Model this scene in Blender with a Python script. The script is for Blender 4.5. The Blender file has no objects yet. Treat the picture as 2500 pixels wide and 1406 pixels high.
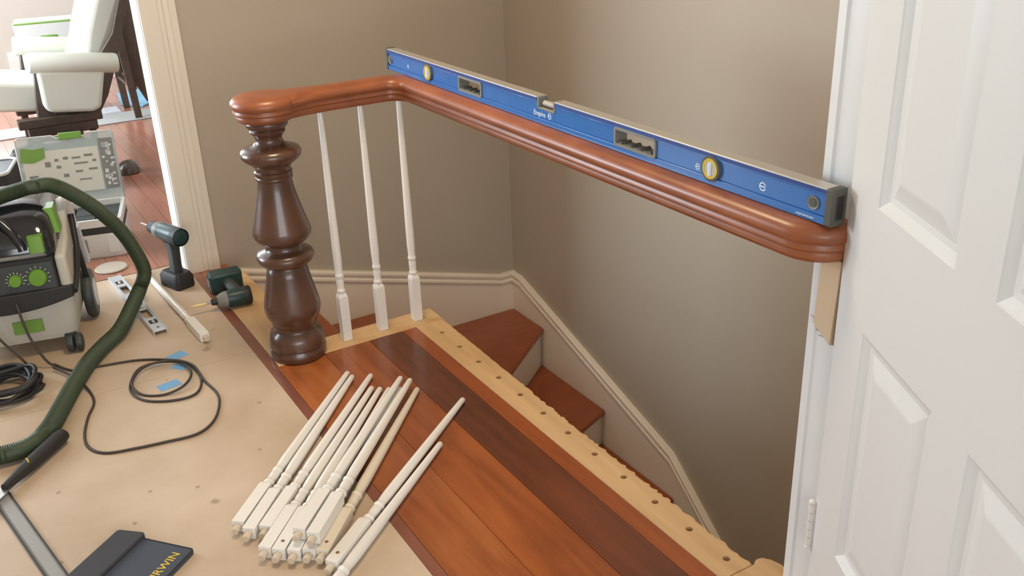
import bpy, bmesh, math, random
from mathutils import Vector, Matrix
random.seed(7)
C = bpy.context.scene.collection
R = math.radians

# ------------------------------------------------------------------ camera
cam_d = bpy.data.cameras.new('camera'); cam = bpy.data.objects.new('camera', cam_d); C.objects.link(cam)
cam_d.sensor_fit = 'HORIZONTAL'; cam_d.sensor_width = 36.0; cam_d.lens = 2334.97 / 2500 * 36.0
cam_d.clip_start = 0.02; cam_d.clip_end = 100
_y, _p, _r = R(30.3324), R(23.9371), R(-2.2873)
_f = Vector((math.sin(_y) * math.cos(_p), math.cos(_y) * math.cos(_p), -math.sin(_p)))
_rt = Vector((math.cos(_y), -math.sin(_y), 0)); _u = _rt.cross(_f)
_r1 = _rt * math.cos(_r) + _u * math.sin(_r); _u1 = -_rt * math.sin(_r) + _u * math.cos(_r)
m = Matrix((( _r1.x, _u1.x, -_f.x, 0), (_r1.y, _u1.y, -_f.y, 0), (_r1.z, _u1.z, -_f.z, 1.453), (0, 0, 0, 1)))
cam.matrix_world = m
bpy.context.scene.camera = cam

# ------------------------------------------------------------------ world, light, exposure
sc = bpy.context.scene
sc.view_settings.view_transform = 'Standard'; sc.view_settings.look = 'None'
sc.view_settings.gamma = 1.0; sc.view_settings.use_curve_mapping = False
sc.view_settings.exposure = 0.30
w = bpy.data.worlds.new('sky'); sc.world = w; w.use_nodes = True
w.node_tree.nodes['Background'].inputs[0].default_value = (0.80, 0.90, 1.0, 1)
w.node_tree.nodes['Background'].inputs[1].default_value = 3.0

def area(name, loc, rot, sx, sy, power, col):
    l = bpy.data.lights.new(name, 'AREA'); l.shape = 'RECTANGLE'; l.size = sx; l.size_y = sy
    l.energy = power; l.color = col
    o = bpy.data.objects.new(name, l); C.objects.link(o); o.location = loc; o.rotation_euler = rot
    return o
# daylight through windows added out of view in the two rooms
area('daylight_back_room_side', (-2.32, 5.5, 1.45), (0, R(-90), 0), 1.5, 2.0, 175, (0.77, 0.89, 1.0))
area('daylight_back_room_far', (-0.25, 8.42, 1.45), (R(-90), 0, 0), 1.5, 1.5, 85, (0.88, 0.95, 1.0))
area('fill_hall_rear', (-0.3, -2.12, 1.4), (R(90), 0, 0), 3.0, 1.7, 40, (1.0, 0.97, 0.92))  # added soft fill behind the camera, brightens the hall walls

# ------------------------------------------------------------------ materials
def nodes(m):
    m.use_nodes = True
    nt = m.node_tree; return nt, nt.nodes['Principled BSDF']
def mat(name, col, rough=0.5, metal=0.0, spec=None, noise=0.0, nscale=8.0, bump=0.0, bscale=60.0, coat=0.0, trans=0.0, emit=None, estr=0.0, alpha=1.0):
    m = bpy.data.materials.new(name); nt, b = nodes(m)
    b.inputs['Base Color'].default_value = (*col, 1); b.inputs['Roughness'].default_value = rough
    b.inputs['Metallic'].default_value = metal
    if spec is not None: b.inputs['Specular IOR Level'].default_value = spec
    if coat: b.inputs['Coat Weight'].default_value = coat; b.inputs['Coat Roughness'].default_value = 0.08
    if trans: b.inputs['Transmission Weight'].default_value = trans
    if emit: b.inputs['Emission Color'].default_value = (*emit, 1); b.inputs['Emission Strength'].default_value = estr
    if alpha < 1: b.inputs['Alpha'].default_value = alpha
    tc = nt.nodes.new('ShaderNodeTexCoord')
    if noise:
        n = nt.nodes.new('ShaderNodeTexNoise'); n.inputs['Scale'].default_value = nscale; n.inputs['Detail'].default_value = 5
        nt.links.new(tc.outputs['Object'], n.inputs['Vector'])
        mx = nt.nodes.new('ShaderNodeMix'); mx.data_type = 'RGBA'
        mx.inputs[6].default_value = (*[c * (1 - noise) for c in col], 1)
        mx.inputs[7].default_value = (*[min(1, c * (1 + noise)) for c in col], 1)
        nt.links.new(n.outputs['Fac'], mx.inputs[0]); nt.links.new(mx.outputs[2], b.inputs['Base Color'])
    if bump:
        n = nt.nodes.new('ShaderNodeTexNoise'); n.inputs['Scale'].default_value = bscale; n.inputs['Detail'].default_value = 3
        nt.links.new(tc.outputs['Object'], n.inputs['Vector'])
        bp = nt.nodes.new('ShaderNodeBump'); bp.inputs['Strength'].default_value = bump; bp.inputs['Distance'].default_value = 0.002
        nt.links.new(n.outputs['Fac'], bp.inputs['Height']); nt.links.new(bp.outputs['Normal'], b.inputs['Normal'])
    return m
def wood(name, dark, light, rough=0.3, scale=(30, 2.0, 30), coat=0.0, spread=(0.3, 0.7), seed=0.0, blotch=0.35, bump=0.05):
    m = bpy.data.materials.new(name); nt, b = nodes(m); N = nt.nodes.new; Lk = nt.links.new
    tc = N('ShaderNodeTexCoord'); mp = N('ShaderNodeMapping'); mp.inputs['Scale'].default_value = scale
    mp.inputs['Location'].default_value = (seed * 3.1, seed * 1.7, seed)
    Lk(tc.outputs['Object'], mp.inputs['Vector'])
    n = N('ShaderNodeTexNoise'); n.inputs['Scale'].default_value = 1.0; n.inputs['Detail'].default_value = 6; n.inputs['Distortion'].default_value = 0.6
    Lk(mp.outputs['Vector'], n.inputs['Vector'])
    mp2 = N('ShaderNodeMapping'); mp2.inputs['Scale'].default_value = tuple(max(2.2, s * 0.18) for s in scale)
    mp2.inputs['Location'].default_value = (seed * 2, seed, seed * 5)
    Lk(tc.outputs['Object'], mp2.inputs['Vector'])
    n2 = N('ShaderNodeTexNoise'); n2.inputs['Scale'].default_value = 1.0; n2.inputs['Detail'].default_value = 3
    Lk(mp2.outputs['Vector'], n2.inputs['Vector'])
    mx = N('ShaderNodeMix'); mx.inputs[0].default_value = blotch
    Lk(n.outputs['Fac'], mx.inputs[2]); Lk(n2.outputs['Fac'], mx.inputs[3])
    cr = N('ShaderNodeValToRGB'); cr.color_ramp.elements[0].position = spread[0]; cr.color_ramp.elements[1].position = spread[1]
    cr.color_ramp.elements[0].color = (*dark, 1); cr.color_ramp.elements[1].color = (*light, 1)
    Lk(mx.outputs[0], cr.inputs['Fac']); Lk(cr.outputs['Color'], b.inputs['Base Color'])
    b.inputs['Roughness'].default_value = rough
    if coat: b.inputs['Coat Weight'].default_value = coat; b.inputs['Coat Roughness'].default_value = 0.12
    if bump:
        bp = N('ShaderNodeBump'); bp.inputs['Strength'].default_value = bump; bp.inputs['Distance'].default_value = 0.001
        Lk(n.outputs['Fac'], bp.inputs['Height']); Lk(bp.outputs['Normal'], b.inputs['Normal'])
    return m

M = {}
M['wall'] = mat('wall_paint', (0.44, 0.385, 0.312), 0.55, noise=0.03, nscale=3, bump=0.06, bscale=180)
M['wall_b'] = mat('back_room_paint', (0.62, 0.57, 0.50), 0.6)
M['ceil'] = mat('ceiling_paint', (0.75, 0.74, 0.71), 0.7)
M['trim'] = mat('trim_paint', (0.82, 0.79, 0.74), 0.38)
M['trimwarm'] = mat('trim_paint_cream', (0.74, 0.68, 0.59), 0.4)
M['skirt'] = mat('skirt_paint_cream', (0.84, 0.765, 0.66), 0.4)
M['door'] = mat('door_paint', (0.74, 0.765, 0.775), 0.38, bump=0.02, bscale=40)
M['white'] = mat('baluster_paint', (0.80, 0.77, 0.72), 0.22, coat=0.3)
M['whitecream'] = mat('baluster_primer_cream', (0.74, 0.66, 0.53), 0.35)
M['tenon'] = mat('dowel_wood', (0.60, 0.50, 0.38), 0.6)
M['rail'] = wood('rail_cherry', (0.19, 0.056, 0.024), (0.40, 0.130, 0.050), 0.36, (10, 10, 34), 0.06, (0.25, 0.8), 1)
M['newel'] = wood('newel_walnut', (0.062, 0.028, 0.017), (0.130, 0.058, 0.034), 0.30, (26, 26, 3), 0.35, (0.25, 0.8), 2)
M['tread'] = wood('tread_red', (0.22, 0.048, 0.012), (0.36, 0.085, 0.020), 0.30, (6, 30, 6), 0.3, (0.25, 0.8), 3)
M['pine'] = wood('raw_pine', (0.50, 0.31, 0.145), (0.68, 0.45, 0.24), 0.55, (26, 2.4, 26), 0, (0.3, 0.75), 4, bump=0.03)
M['pinex'] = wood('raw_pine_cross', (0.50, 0.31, 0.145), (0.68, 0.45, 0.24), 0.55, (2.4, 26, 26), 0, (0.3, 0.75), 5, bump=0.03)
M['block'] = wood('raw_block', (0.58, 0.44, 0.29), (0.68, 0.53, 0.37), 0.65, (20, 20, 3), 0, (0.3, 0.75), 6)
M['bore'] = mat('bored_wood', (0.22, 0.12, 0.055), 0.8)
PL = [((0.16, 0.055, 0.036), (0.27, 0.10, 0.062)), ((0.20, 0.048, 0.014), (0.46, 0.150, 0.042)), ((0.16, 0.036, 0.010), (0.40, 0.110, 0.026)),
      ((0.070, 0.018, 0.008), (0.175, 0.046, 0.016)), ((0.22, 0.050, 0.012), (0.36, 0.092, 0.020))]
for i, (a, b) in enumerate(PL): M['plank%d' % i] = wood('landing_plank_%d' % i, a, b, 0.27, (26, 2.2, 26), 0.25, (0.30, 0.70), 10 + i, 0.5)
for i in range(3):
    M['far%d' % i] = wood('back_room_plank_%d' % i, (0.26 + .03 * i, 0.115, 0.075), (0.42 + .03 * i, 0.21, 0.145), 0.25, (24, 2.2, 24), 0.2, (0.2, 0.8), 30 + i)
M['sub'] = mat('subfloor', (0.30, 0.20, 0.12), 0.8)

# protective paper with stains and scuffs
def paper():
    m = bpy.data.materials.new('floor_paper'); nt, b = nodes(m); N = nt.nodes.new; Lk = nt.links.new
    geo = N('ShaderNodeNewGeometry')
    n = N('ShaderNodeTexNoise'); n.inputs['Scale'].default_value = 2.6; n.inputs['Detail'].default_value = 7; n.inputs['Roughness'].default_value = 0.55
    Lk(geo.outputs['Position'], n.inputs['Vector'])
    cr = N('ShaderNodeValToRGB'); cr.color_ramp.elements[0].position = 0.32; cr.color_ramp.elements[1].position = 0.68
    cr.color_ramp.elements[0].color = (0.45, 0.335, 0.225, 1); cr.color_ramp.elements[1].color = (0.60, 0.475, 0.355, 1)
    Lk(n.outputs['Fac'], cr.inputs['Fac'])
    n2 = N('ShaderNodeTexNoise'); n2.inputs['Scale'].default_value = 17; n2.inputs['Detail'].default_value = 4
    Lk(geo.outputs['Position'], n2.inputs['Vector'])
    th = N('ShaderNodeMapRange'); th.inputs[1].default_value = 0.70; th.inputs[2].default_value = 0.78
    Lk(n2.outputs['Fac'], th.inputs[0])
    last = th.outputs[0]
    spots = [(0.354, 2.133, 0.016), (0.017, 2.403, 0.008), (0.159, 2.154, 0.008), (0.566, 3.005, 0.020), (0.22, 2.27, 0.007), (-0.02, 2.10, 0.012), (0.33, 2.22, 0.008), (0.60, 2.55, 0.008), (0.52, 2.30, 0.007)]
    for (x, y, r) in spots:
        v = N('ShaderNodeVectorMath'); v.operation = 'DISTANCE'; v.inputs[1].default_value = (x, y, 0.002)
        wv = N('ShaderNodeVectorMath'); wv.operation = 'ADD'
        wn = N('ShaderNodeTexNoise'); wn.inputs['Scale'].default_value = 60
        Lk(geo.outputs['Position'], wn.inputs['Vector'])
        sc_ = N('ShaderNodeVectorMath'); sc_.operation = 'SCALE'; sc_.inputs['Scale'].default_value = r * 0.9
        Lk(wn.outputs['Color'], sc_.inputs[0]); Lk(sc_.outputs[0], wv.inputs[0]); Lk(geo.outputs['Position'], wv.inputs[1]); Lk(wv.outputs[0], v.inputs[0])
        mr = N('ShaderNodeMapRange'); mr.inputs[1].default_value = r; mr.inputs[2].default_value = r * 0.6
        Lk(v.outputs['Value'], mr.inputs[0])
        mxm = N('ShaderNodeMath'); mxm.operation = 'MAXIMUM'; Lk(last, mxm.inputs[0]); Lk(mr.outputs[0], mxm.inputs[1]); last = mxm.outputs[0]
    ml = N('ShaderNodeMath'); ml.operation = 'MULTIPLY'; ml.inputs[1].default_value = 0.55; Lk(last, ml.inputs[0])
    mx = N('ShaderNodeMix'); mx.data_type = 'RGBA'; mx.inputs[7].default_value = (0.17, 0.11, 0.06, 1)
    Lk(ml.outputs[0], mx.inputs[0]); Lk(cr.outputs['Color'], mx.inputs[6]); Lk(mx.outputs[2], b.inputs['Base Color'])
    b.inputs['Roughness'].default_value = 0.42
    bp = N('ShaderNodeBump'); bp.inputs['Strength'].default_value = 0.15; bp.inputs['Distance'].default_value = 0.004
    Lk(n.outputs['Fac'], bp.inputs['Height']); Lk(bp.outputs['Normal'], b.inputs['Normal'])
    return m
M['paper'] = paper()
M['blue'] = mat('level_blue', (0.030, 0.16, 0.48), 0.26, coat=0.3)
M['bluedk'] = mat('level_blue_dark', (0.020, 0.055, 0.24), 0.35)
M['alu'] = mat('machined_aluminium', (0.62, 0.60, 0.56), 0.42, metal=0.75)
M['alu2'] = mat('brushed_aluminium', (0.66, 0.70, 0.74), 0.38, metal=0.6)
M['rubber'] = mat('grey_rubber', (0.085, 0.085, 0.075), 0.6)
M['rubberlt'] = mat('grey_plastic', (0.20, 0.20, 0.18), 0.5)
M['yellow'] = mat('vial_yellow', (0.62, 0.46, 0.045), 0.35)
M['vial'] = mat('vial_glass', (0.42, 0.40, 0.33), 0.12, coat=0.4)
M['print'] = mat('white_print', (0.72, 0.80, 0.88), 0.5)
M['black'] = mat('black_plastic', (0.018, 0.018, 0.019), 0.55)
M['gloss'] = mat('glossy_black', (0.012, 0.014, 0.018), 0.12, coat=0.6)
M['char'] = mat('charcoal_plastic', (0.040, 0.048, 0.048), 0.5)
M['green'] = mat('lime_green', (0.14, 0.31, 0.035), 0.4)
M['greend'] = mat('green_label', (0.16, 0.30, 0.05), 0.5)
M['vacw'] = mat('vacuum_white', (0.52, 0.50, 0.44), 0.42)
M['hose'] = mat('hose_green', (0.040, 0.062, 0.030), 0.55)
M['cord'] = mat('cord_grey', (0.050, 0.040, 0.032), 0.6)
M['teal'] = mat('drill_teal', (0.010, 0.040, 0.040), 0.40)
M['steel'] = mat('steel', (0.45, 0.44, 0.42), 0.3, metal=0.9)
M['brass'] = mat('bit_gold', (0.75, 0.60, 0.28), 0.3, metal=0.6)
M['navy'] = mat('pouch_navy', (0.045, 0.058, 0.085), 0.7, bump=0.2, bscale=300)
M['navyd'] = mat('pouch_charcoal', (0.036, 0.038, 0.046), 0.7, bump=0.2, bscale=300)
M['gold'] = mat('yellow_print', (0.72, 0.50, 0.05), 0.5)
M['tape'] = mat('painter_tape', (0.16, 0.38, 0.66), 0.6)
M['cream'] = mat('cream_fabric', (0.62, 0.62, 0.54), 0.85, bump=0.1, bscale=90)
M['choc'] = wood('dark_chair_wood', (0.040, 0.026, 0.018), (0.085, 0.058, 0.042), 0.35, (20, 3, 20), 0.2)
M['sysw'] = mat('box_white', (0.60, 0.61, 0.58), 0.4)
M['clear'] = mat('clear_plastic', (0.50, 0.58, 0.57), 0.15, alpha=0.55)
M['sheet'] = mat('instruction_paper', (0.60, 0.59, 0.52), 0.7)
M['inkg'] = mat('grey_ink', (0.20, 0.21, 0.19), 0.7)
M['rug'] = mat('grey_rug', (0.42, 0.43, 0.42), 0.9)
M['bluemat'] = mat('light_blue_mat', (0.22, 0.45, 0.62), 0.8)
M['board'] = mat('white_board', (0.60, 0.62, 0.68), 0.6)

# ------------------------------------------------------------------ mesh helpers
class MB:
    def __init__(s): s.v = []; s.f = []
    def add(s, vs, fs):
        o = len(s.v); s.v += [tuple(p) for p in vs]; s.f += [tuple(i + o for i in q) for q in fs]; return s
    def box(s, x0, x1, y0, y1, z0, z1):
        x0, x1 = sorted((x0, x1)); y0, y1 = sorted((y0, y1)); z0, z1 = sorted((z0, z1))
        return s.add([(x0, y0, z0), (x1, y0, z0), (x1, y1, z0), (x0, y1, z0), (x0, y0, z1), (x1, y0, z1), (x1, y1, z1), (x0, y1, z1)],
                     [(0, 3, 2, 1), (4, 5, 6, 7), (0, 1, 5, 4), (1, 2, 6, 5), (2, 3, 7, 6), (3, 0, 4, 7)])
    def prism(s, poly, axis, a, b):
        def P(p, t):
            return {'x': (t, p[0], p[1]), 'y': (p[0], t, p[1]), 'z': (p[0], p[1], t)}[axis]
        n = len(poly); vs = [P(p, a) for p in poly] + [P(p, b) for p in poly]
        fs = [tuple(range(n))[::-1], tuple(range(n, 2 * n))] + [(i, (i + 1) % n, n + (i + 1) % n, n + i) for i in range(n)]
        return s.add(vs, fs)
    def lathe(s, prof, n=32, o=(0, 0, 0), axis='z', cap=True):
        vs = []; fs = []
        for (r, z) in prof:
            for k in range(n):
                a = 2 * math.pi * k / n; c, d = r * math.cos(a), r * math.sin(a)
                p = {'z': (c, d, z), 'x': (z, c, d), 'y': (d, z, c)}[axis]
                vs.append((p[0] + o[0], p[1] + o[1], p[2] + o[2]))
        for i in range(len(prof) - 1):
            for k in range(n):
                k2 = (k + 1) % n; fs.append((i * n + k, i * n + k2, (i + 1) * n + k2, (i + 1) * n + k))
        if cap: fs.append(tuple(range(n))[::-1]); fs.append(tuple((len(prof) - 1) * n + k for k in range(n)))
        return s.add(vs, fs)
    def loft(s, rings, closed=False, cap=True):
        n = len(rings[0]); vs = [p for r in rings for p in r]; fs = []
        m = len(rings)
        for i in range(m if closed else m - 1):
            j = (i + 1) % m
            for k in range(n):
                k2 = (k + 1) % n; fs.append((i * n + k, i * n + k2, j * n + k2, j * n + k))
        if cap and not closed: fs.append(tuple(range(n))[::-1]); fs.append(tuple((m - 1) * n + k for k in range(n)))
        return s.add(vs, fs)
    def tube(s, pts, rad, n=10, closed=False):
        pts = [Vector(p) for p in pts]; rings = []; L = len(pts); up = Vector((0.13, 0.07, 1)).normalized()
        for i, p in enumerate(pts):
            a = pts[(i - 1) % L] if (closed or i > 0) else p; b = pts[(i + 1) % L] if (closed or i < L - 1) else p
            t = (b - a).normalized(); x = t.cross(up)
            if x.length < 1e-3: x = t.cross(Vector((1, 0, 0)))
            x.normalize(); y = x.cross(t); r = rad(i / (L - 1)) if callable(rad) else rad
            if isinstance(rad, list): r = rad[i]
            rings.append([p + (x * math.cos(2 * math.pi * k / n) + y * math.sin(2 * math.pi * k / n)) * r for k in range(n)])
        return s.loft(rings, closed)
    def xform(s, mtx):
        s.v = [tuple(mtx @ Vector(p)) for p in s.v]; return s
    def build(s, name, material, parent=None, bevel=0.0, smooth=40, segs=2):
        me = bpy.data.meshes.new(name); me.from_pydata(s.v, [], s.f); me.update()
        bm = bmesh.new(); bm.from_mesh(me); bmesh.ops.recalc_face_normals(bm, faces=bm.faces); bm.to_mesh(me); bm.free()
        me.materials.append(material)
        if smooth:
            for p in me.polygons: p.use_smooth = True
            me.set_sharp_from_angle(angle=R(smooth))
        o = bpy.data.objects.new(name, me); C.objects.link(o)
        if parent: o.parent = parent
        if bevel:
            md = o.modifiers.new('bevel', 'BEVEL'); md.width = bevel; md.segments = segs; md.limit_method = 'ANGLE'; md.angle_limit = R(35)
        return o
def tag(o, label, cat, group=None):
    o['label'] = label; o['category'] = cat
    if group: o['group'] = group
    return o
def thing(name, label, cat, loc=(0, 0, 0), rotz=0.0, group=None):
    o = bpy.data.objects.new(name, None); C.objects.link(o); o.location = loc; o.rotation_euler = (0, 0, rotz); o.empty_display_size = 0.05
    return tag(o, label, cat, group)
def struct(o, label=None):
    o['kind'] = 'structure'
    if label: o['label'] = label
    return o
def bez(pts, n=8, closed=False):      # catmull-rom
    P = [Vector(p) for p in pts]; L = len(P); out = []
    for i in range(L if closed else L - 1):
        if closed: a, b, c, d = P[(i - 1) % L], P[i], P[(i + 1) % L], P[(i + 2) % L]
        else: a, b, c, d = P[max(i - 1, 0)], P[i], P[i + 1], P[min(i + 2, L - 1)]
        for k in range(n):
            t = k / n
            out.append(0.5 * ((2 * b) + (c - a) * t + (2 * a - 5 * b + 4 * c - d) * t * t + (3 * b - a - 3 * c + d) * t ** 3))
    if not closed: out.append(P[-1])
    return out
def text(name, body, size, material, parent, mtx, extrude=0.0004, align='LEFT', shear=0.0):
    cu = bpy.data.curves.new(name, 'FONT'); cu.body = body; cu.size = size; cu.extrude = extrude; cu.align_x = align; cu.shear = shear; cu.resolution_u = 3
    t = bpy.data.objects.new(name, cu); C.objects.link(t)
    dg = bpy.context.evaluated_depsgraph_get(); me = bpy.data.meshes.new_from_object(t.evaluated_get(dg))
    bpy.data.objects.remove(t); bpy.data.curves.remove(cu)
    me.transform(mtx); me.materials.clear(); me.materials.append(material)
    o = bpy.data.objects.new(name, me); C.objects.link(o); o.parent = parent
    return o

# ================================================================== THE SETTING
YB = 3.72; XR = 2.188; XD = 1.315; ZC = 2.45
b = MB(); b.box(-2.2, 0.683, -2.0, YB, -0.20, -0.001); b.box(0.683, XD, -2.0, 2.74, -0.20, -0.021); b.box(0.683, 0.86, 2.74, YB, -0.20, -0.021)
b.box(-1.6, 0.69, YB, YB + 0.13, -0.2, -0.001)
floor = struct(b.build('floor', M['sub'], smooth=0))
def plank(x0, x1, y0, y1, mt, z0=-0.02, z1=0.0, par=None, nm='plank'):
    return MB().box(x0 + 0.0006, x1 - 0.0006, y0, y1, z0, z1).build(nm, mt, par or floor, smooth=0)
for i, (x0, x1) in enumerate([(0.683, 0.713), (0.713, 0.872), (0.872, 1.035), (1.035, 1.158), (1.158, 1.209)]):
    plank(x0, x1, -0.6, 2.735, M['plank%d' % i])
plank(0.683, 0.720, 2.735, YB, M['plank0']); plank(0.720, 0.83, 3.60, YB, M['plank1'])
# raw pine nosing strips
def strip_with_holes():
    X0, X1, Y0, Y1, Z0, Z1 = 1.209, 1.291, 1.205, 2.735, -0.022, 0.002
    b = MB(); cx = 1.264; r = 0.0088; ys = [2.643 - 0.1266 * i for i in range(12)]
    ys = [y for y in ys]; yy = Y1; hw = 0.025; n = 16
    for y in ys:
        b.box(X0, X1, y + hw, yy, Z0, Z1); yy = y - hw
        b.box(X0, cx - hw, y - hw, y + hw, Z0, Z1); b.box(cx + hw, X1, y - hw, y + hw, Z0, Z1)
        # square with a bored hole
        ring = [(cx + r * math.cos(2 * math.pi * k / n), y + r * math.sin(2 * math.pi * k / n)) for k in range(n)]
        sq = []
        for k in range(n):
            a = 2 * math.pi * k / n; c, s_ = math.cos(a), math.sin(a); q = max(abs(c), abs(s_)); sq.append((cx + hw * c / q, y + hw * s_ / q))
        vs = [(p[0], p[1], Z1) for p in sq] + [(p[0], p[1], Z1) for p in ring] + [(p[0], p[1], Z0 + 0.002) for p in ring]
        fs = [(k, (k + 1) % n, n + (k + 1) % n, n + k) for k in range(n)] + [(n + k, n + (k + 1) % n, 2 * n + (k + 1) % n, 2 * n + k) for k in range(n)] + [tuple(range(2 * n, 3 * n))]
        b.add(vs, fs)
    b.box(X0, X1, Y0, yy, Z0, Z1)
    # rough, splintered outer edge
    rnd = random.Random(11); out = []; y = Y0
    while y < Y1:
        base = 1.2965 + 0.018 * max(0, (y - 1.9) / 0.835); out.append((base + rnd.uniform(-0.0025, 0.0025) * (1.6 if y < 2.2 else 0.5), y)); y += rnd.uniform(0.006, 0.016)
    out.append((1.316, Y1))
    b.prism([(X1, Y0)] + out + [(X1, Y1)], 'z', Z0, Z1 - 0.0008)
    return b
t1 = struct(strip_with_holes().build('trim_1', M['pine'], smooth=0), 'raw pine landing edge bored with a row of baluster holes')
b = MB(); b.prism([(0.72, 2.735), (1.318, 2.735), (1.318, 2.845), (0.72, 2.845)], 'z', -0.022, 0.002)
struct(b.build('trim_2', M['pinex'], bevel=0.002), 'raw pine strip the three standing balusters rest on')
b = MB(); b.prism([(0.72, 2.845), (0.868, 2.845), (0.868, 3.60), (0.72, 3.60)], 'z', -0.022, 0.002)
struct(b.build('trim_3', M['pine'], bevel=0.002), 'raw pine strip between the newel post and the back wall')
# rough nosing turning into the door wall
pts = [(1.209, 1.2045), (1.303, 1.2045), (1.318, 1.214), (1.334, 1.211), (1.346, 1.195), (1.353, 1.172), (1.353, 1.137), (1.313, 1.137), (1.313, 0.93), (1.209, 0.93)]
struct(MB().prism(pts, 'z', -0.022, 0.001).build('trim_4', M['pine'], bevel=0.003), 'raw pine end piece of the landing edge against the door casing')
# fascia below the landing, sub-walls of the well
b = MB(); b.box(1.275, 1.291, -0.9, 2.83, -2.4, -0.022); b.box(0.84, 1.305, 2.81, 2.83, -2.4, -0.022); b.box(0.84, 0.858, 2.83, YB, -2.4, -0.022)
struct(b.build('wall_well', M['skirt'], smooth=0))
struct(MB().box(0.8, XR + .1, -0.9, YB + .1, -2.5, -2.4).build('floor_lower', mat('lower_floor', (0.55, 0.34, 0.20), 0.5), smooth=0))
struct(MB().box(1.285, XR + .1, -1.0, -0.9, -2.5, -0.2).build('wall_lower', M['wall'], smooth=0))

# walls
def wall(name, mt, *boxes):
    b = MB()
    for q in boxes: b.box(*q)
    return struct(b.build(name, mt, smooth=0))
wall('wall_back', M['wall'], (0.69, XR, YB, YB + .12, -2.5, ZC), (-2.2, -1.6, YB, YB + .12, -0.2, ZC), (-1.6, 0.69, YB, YB + .12, 2.06, ZC))
wall('wall_right', M['wall'], (XR, XR + .12, -2.0, YB + .12, -2.5, ZC))
wall('wall_door', M['wall'], (XD + .012, XD + .13, 1.035, 1.125, -0.2, ZC), (XD + .012, XD + .13, 0.19, 1.035, 2.05, ZC), (XD + .012, XD + .13, -2.0, 0.19, -0.2, ZC))
wall('wall_closet', M['wall'], (XD + .13, XR, 1.02, 1.12, -0.2, ZC), (XD + .13, XR, -2.0, 1.02, -0.2, 0.0))
wall('wall_left', M['wall'], (-2.3, -2.2, -2.0, YB, -0.2, ZC))
wall('wall_rear', M['wall'], (-2.3, -1.8, -2.12, -2.0, -0.2, ZC), (1.2, XR + .12, -2.12, -2.0, -0.2, ZC), (-1.8, 1.2, -2.12, -2.0, -0.2, 0.55), (-1.8, 1.2, -2.12, -2.0, 2.25, ZC))
struct(MB().box(-2.3, XR + .12, -2.12, YB + .12, ZC, ZC + .1).build('ceiling', M['ceil'], smooth=0))
# back room
YF = 8.3
fl2 = wall('floor_back_room', M['sub'], (-2.2, 2.4, YB + .12, YF, -0.2, -0.021))
x = -2.15; k = 0
while x < 2.3:
    plank(x, x + 0.083, YB + .125, YF, M['far%d' % (k * 7 % 3)], -0.02, -0.001, fl2); x += 0.083; k += 1
wall('wall_back_room_left', M['wall_b'], (-2.3, -2.2, YB + .12, 4.5, -0.2, ZC), (-2.3, -2.2, 6.5, YF, -0.2, ZC), (-2.3, -2.2, 4.5, 6.5, -0.2, 0.7), (-2.3, -2.2, 4.5, 6.5, 2.2, ZC))
wall('wall_back_room_far', M['wall_b'], (-2.3, -1.0, YF, YF + .12, -0.2, ZC), (0.5, 2.5, YF, YF + .12, -0.2, ZC), (-1.0, 0.5, YF, YF + .12, -0.2, 0.7), (-1.0, 0.5, YF, YF + .12, 2.2, ZC))
wall('wall_back_room_right', M['wall_b'], (2.4, 2.5, YB + .12, YF, -0.2, ZC))
struct(MB().box(-2.3, 2.5, YB + .12, YF + .12, ZC, ZC + .1).build('ceiling_back_room', M['ceil'], smooth=0))
struct(MB().box(0.5, 2.4, YF - .02, YF, -0.001, 0.28).build('baseboard_back_room', M['trim'], bevel=0.004))
def window(name, axis, at, a0, a1, z0, z1):
    w_ = thing(name, 'x', 'x', (0, 0, 0)); del w_['label']; del w_['category']; w_['kind'] = 'structure'
    t = 0.05; b = MB()
    def bx(u0, u1, v0, v1, d=0.03):
        if axis == 'x': b.box(at - d, at + d, u0, u1, v0, v1)
        else: b.box(u0, u1, at - d, at + d, v0, v1)
    bx(a0, a1, z0, z0 + t); bx(a0, a1, z1 - t, z1); bx(a0, a0 + t, z0 + t, z1 - t); bx(a1 - t, a1, z0 + t, z1 - t)
    mid = (z0 + z1) / 2; bx(a0 + t, a1 - t, mid - .02, mid + .02)
    b.build('window_frame', M['trim'], w_, smooth=0)
    return w_
window('added_window_1', 'y', -2.06, -1.8, 1.2, 0.55, 2.25); window('added_window_2', 'x', -2.25, 4.5, 6.5, 0.7, 2.2); window('added_window_3', 'y', YF + .06, -1.0, 0.5, 0.7, 2.2)  # invented windows, all out of view, framing the daylight and the rear fill

# ceiling lamp added out of view as warm fill for the hall
cl = thing('added_ceiling_light', 'round white flush ceiling light added unseen as warm fill for the hall', 'ceiling light', (0.85, 2.35, ZC - 0.001))
MB().lathe([(0.25, 0), (0.26, -0.01), (0.26, -0.05), (0.25, -0.055)], 40).build('lamp_ring', M['trim'], cl)
MB().lathe([(0.249, -0.054), (0.24, -0.075), (0.16, -0.092), (0.01, -0.096)], 40).build('lamp_shade', mat('lamp_shade', (0.9, 0.86, 0.78), 0.4, emit=(1.0, 0.84, 0.62), estr=2.5), cl)
ll = bpy.data.lights.new('ceiling_fill_light', 'AREA'); ll.shape = 'DISK'; ll.size = 0.5; ll.energy = 18; ll.color = (1.0, 0.77, 0.50)
lo = bpy.data.objects.new('ceiling_fill_light', ll); C.objects.link(lo); lo.parent = cl; lo.location = (0, 0, -0.11)

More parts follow.
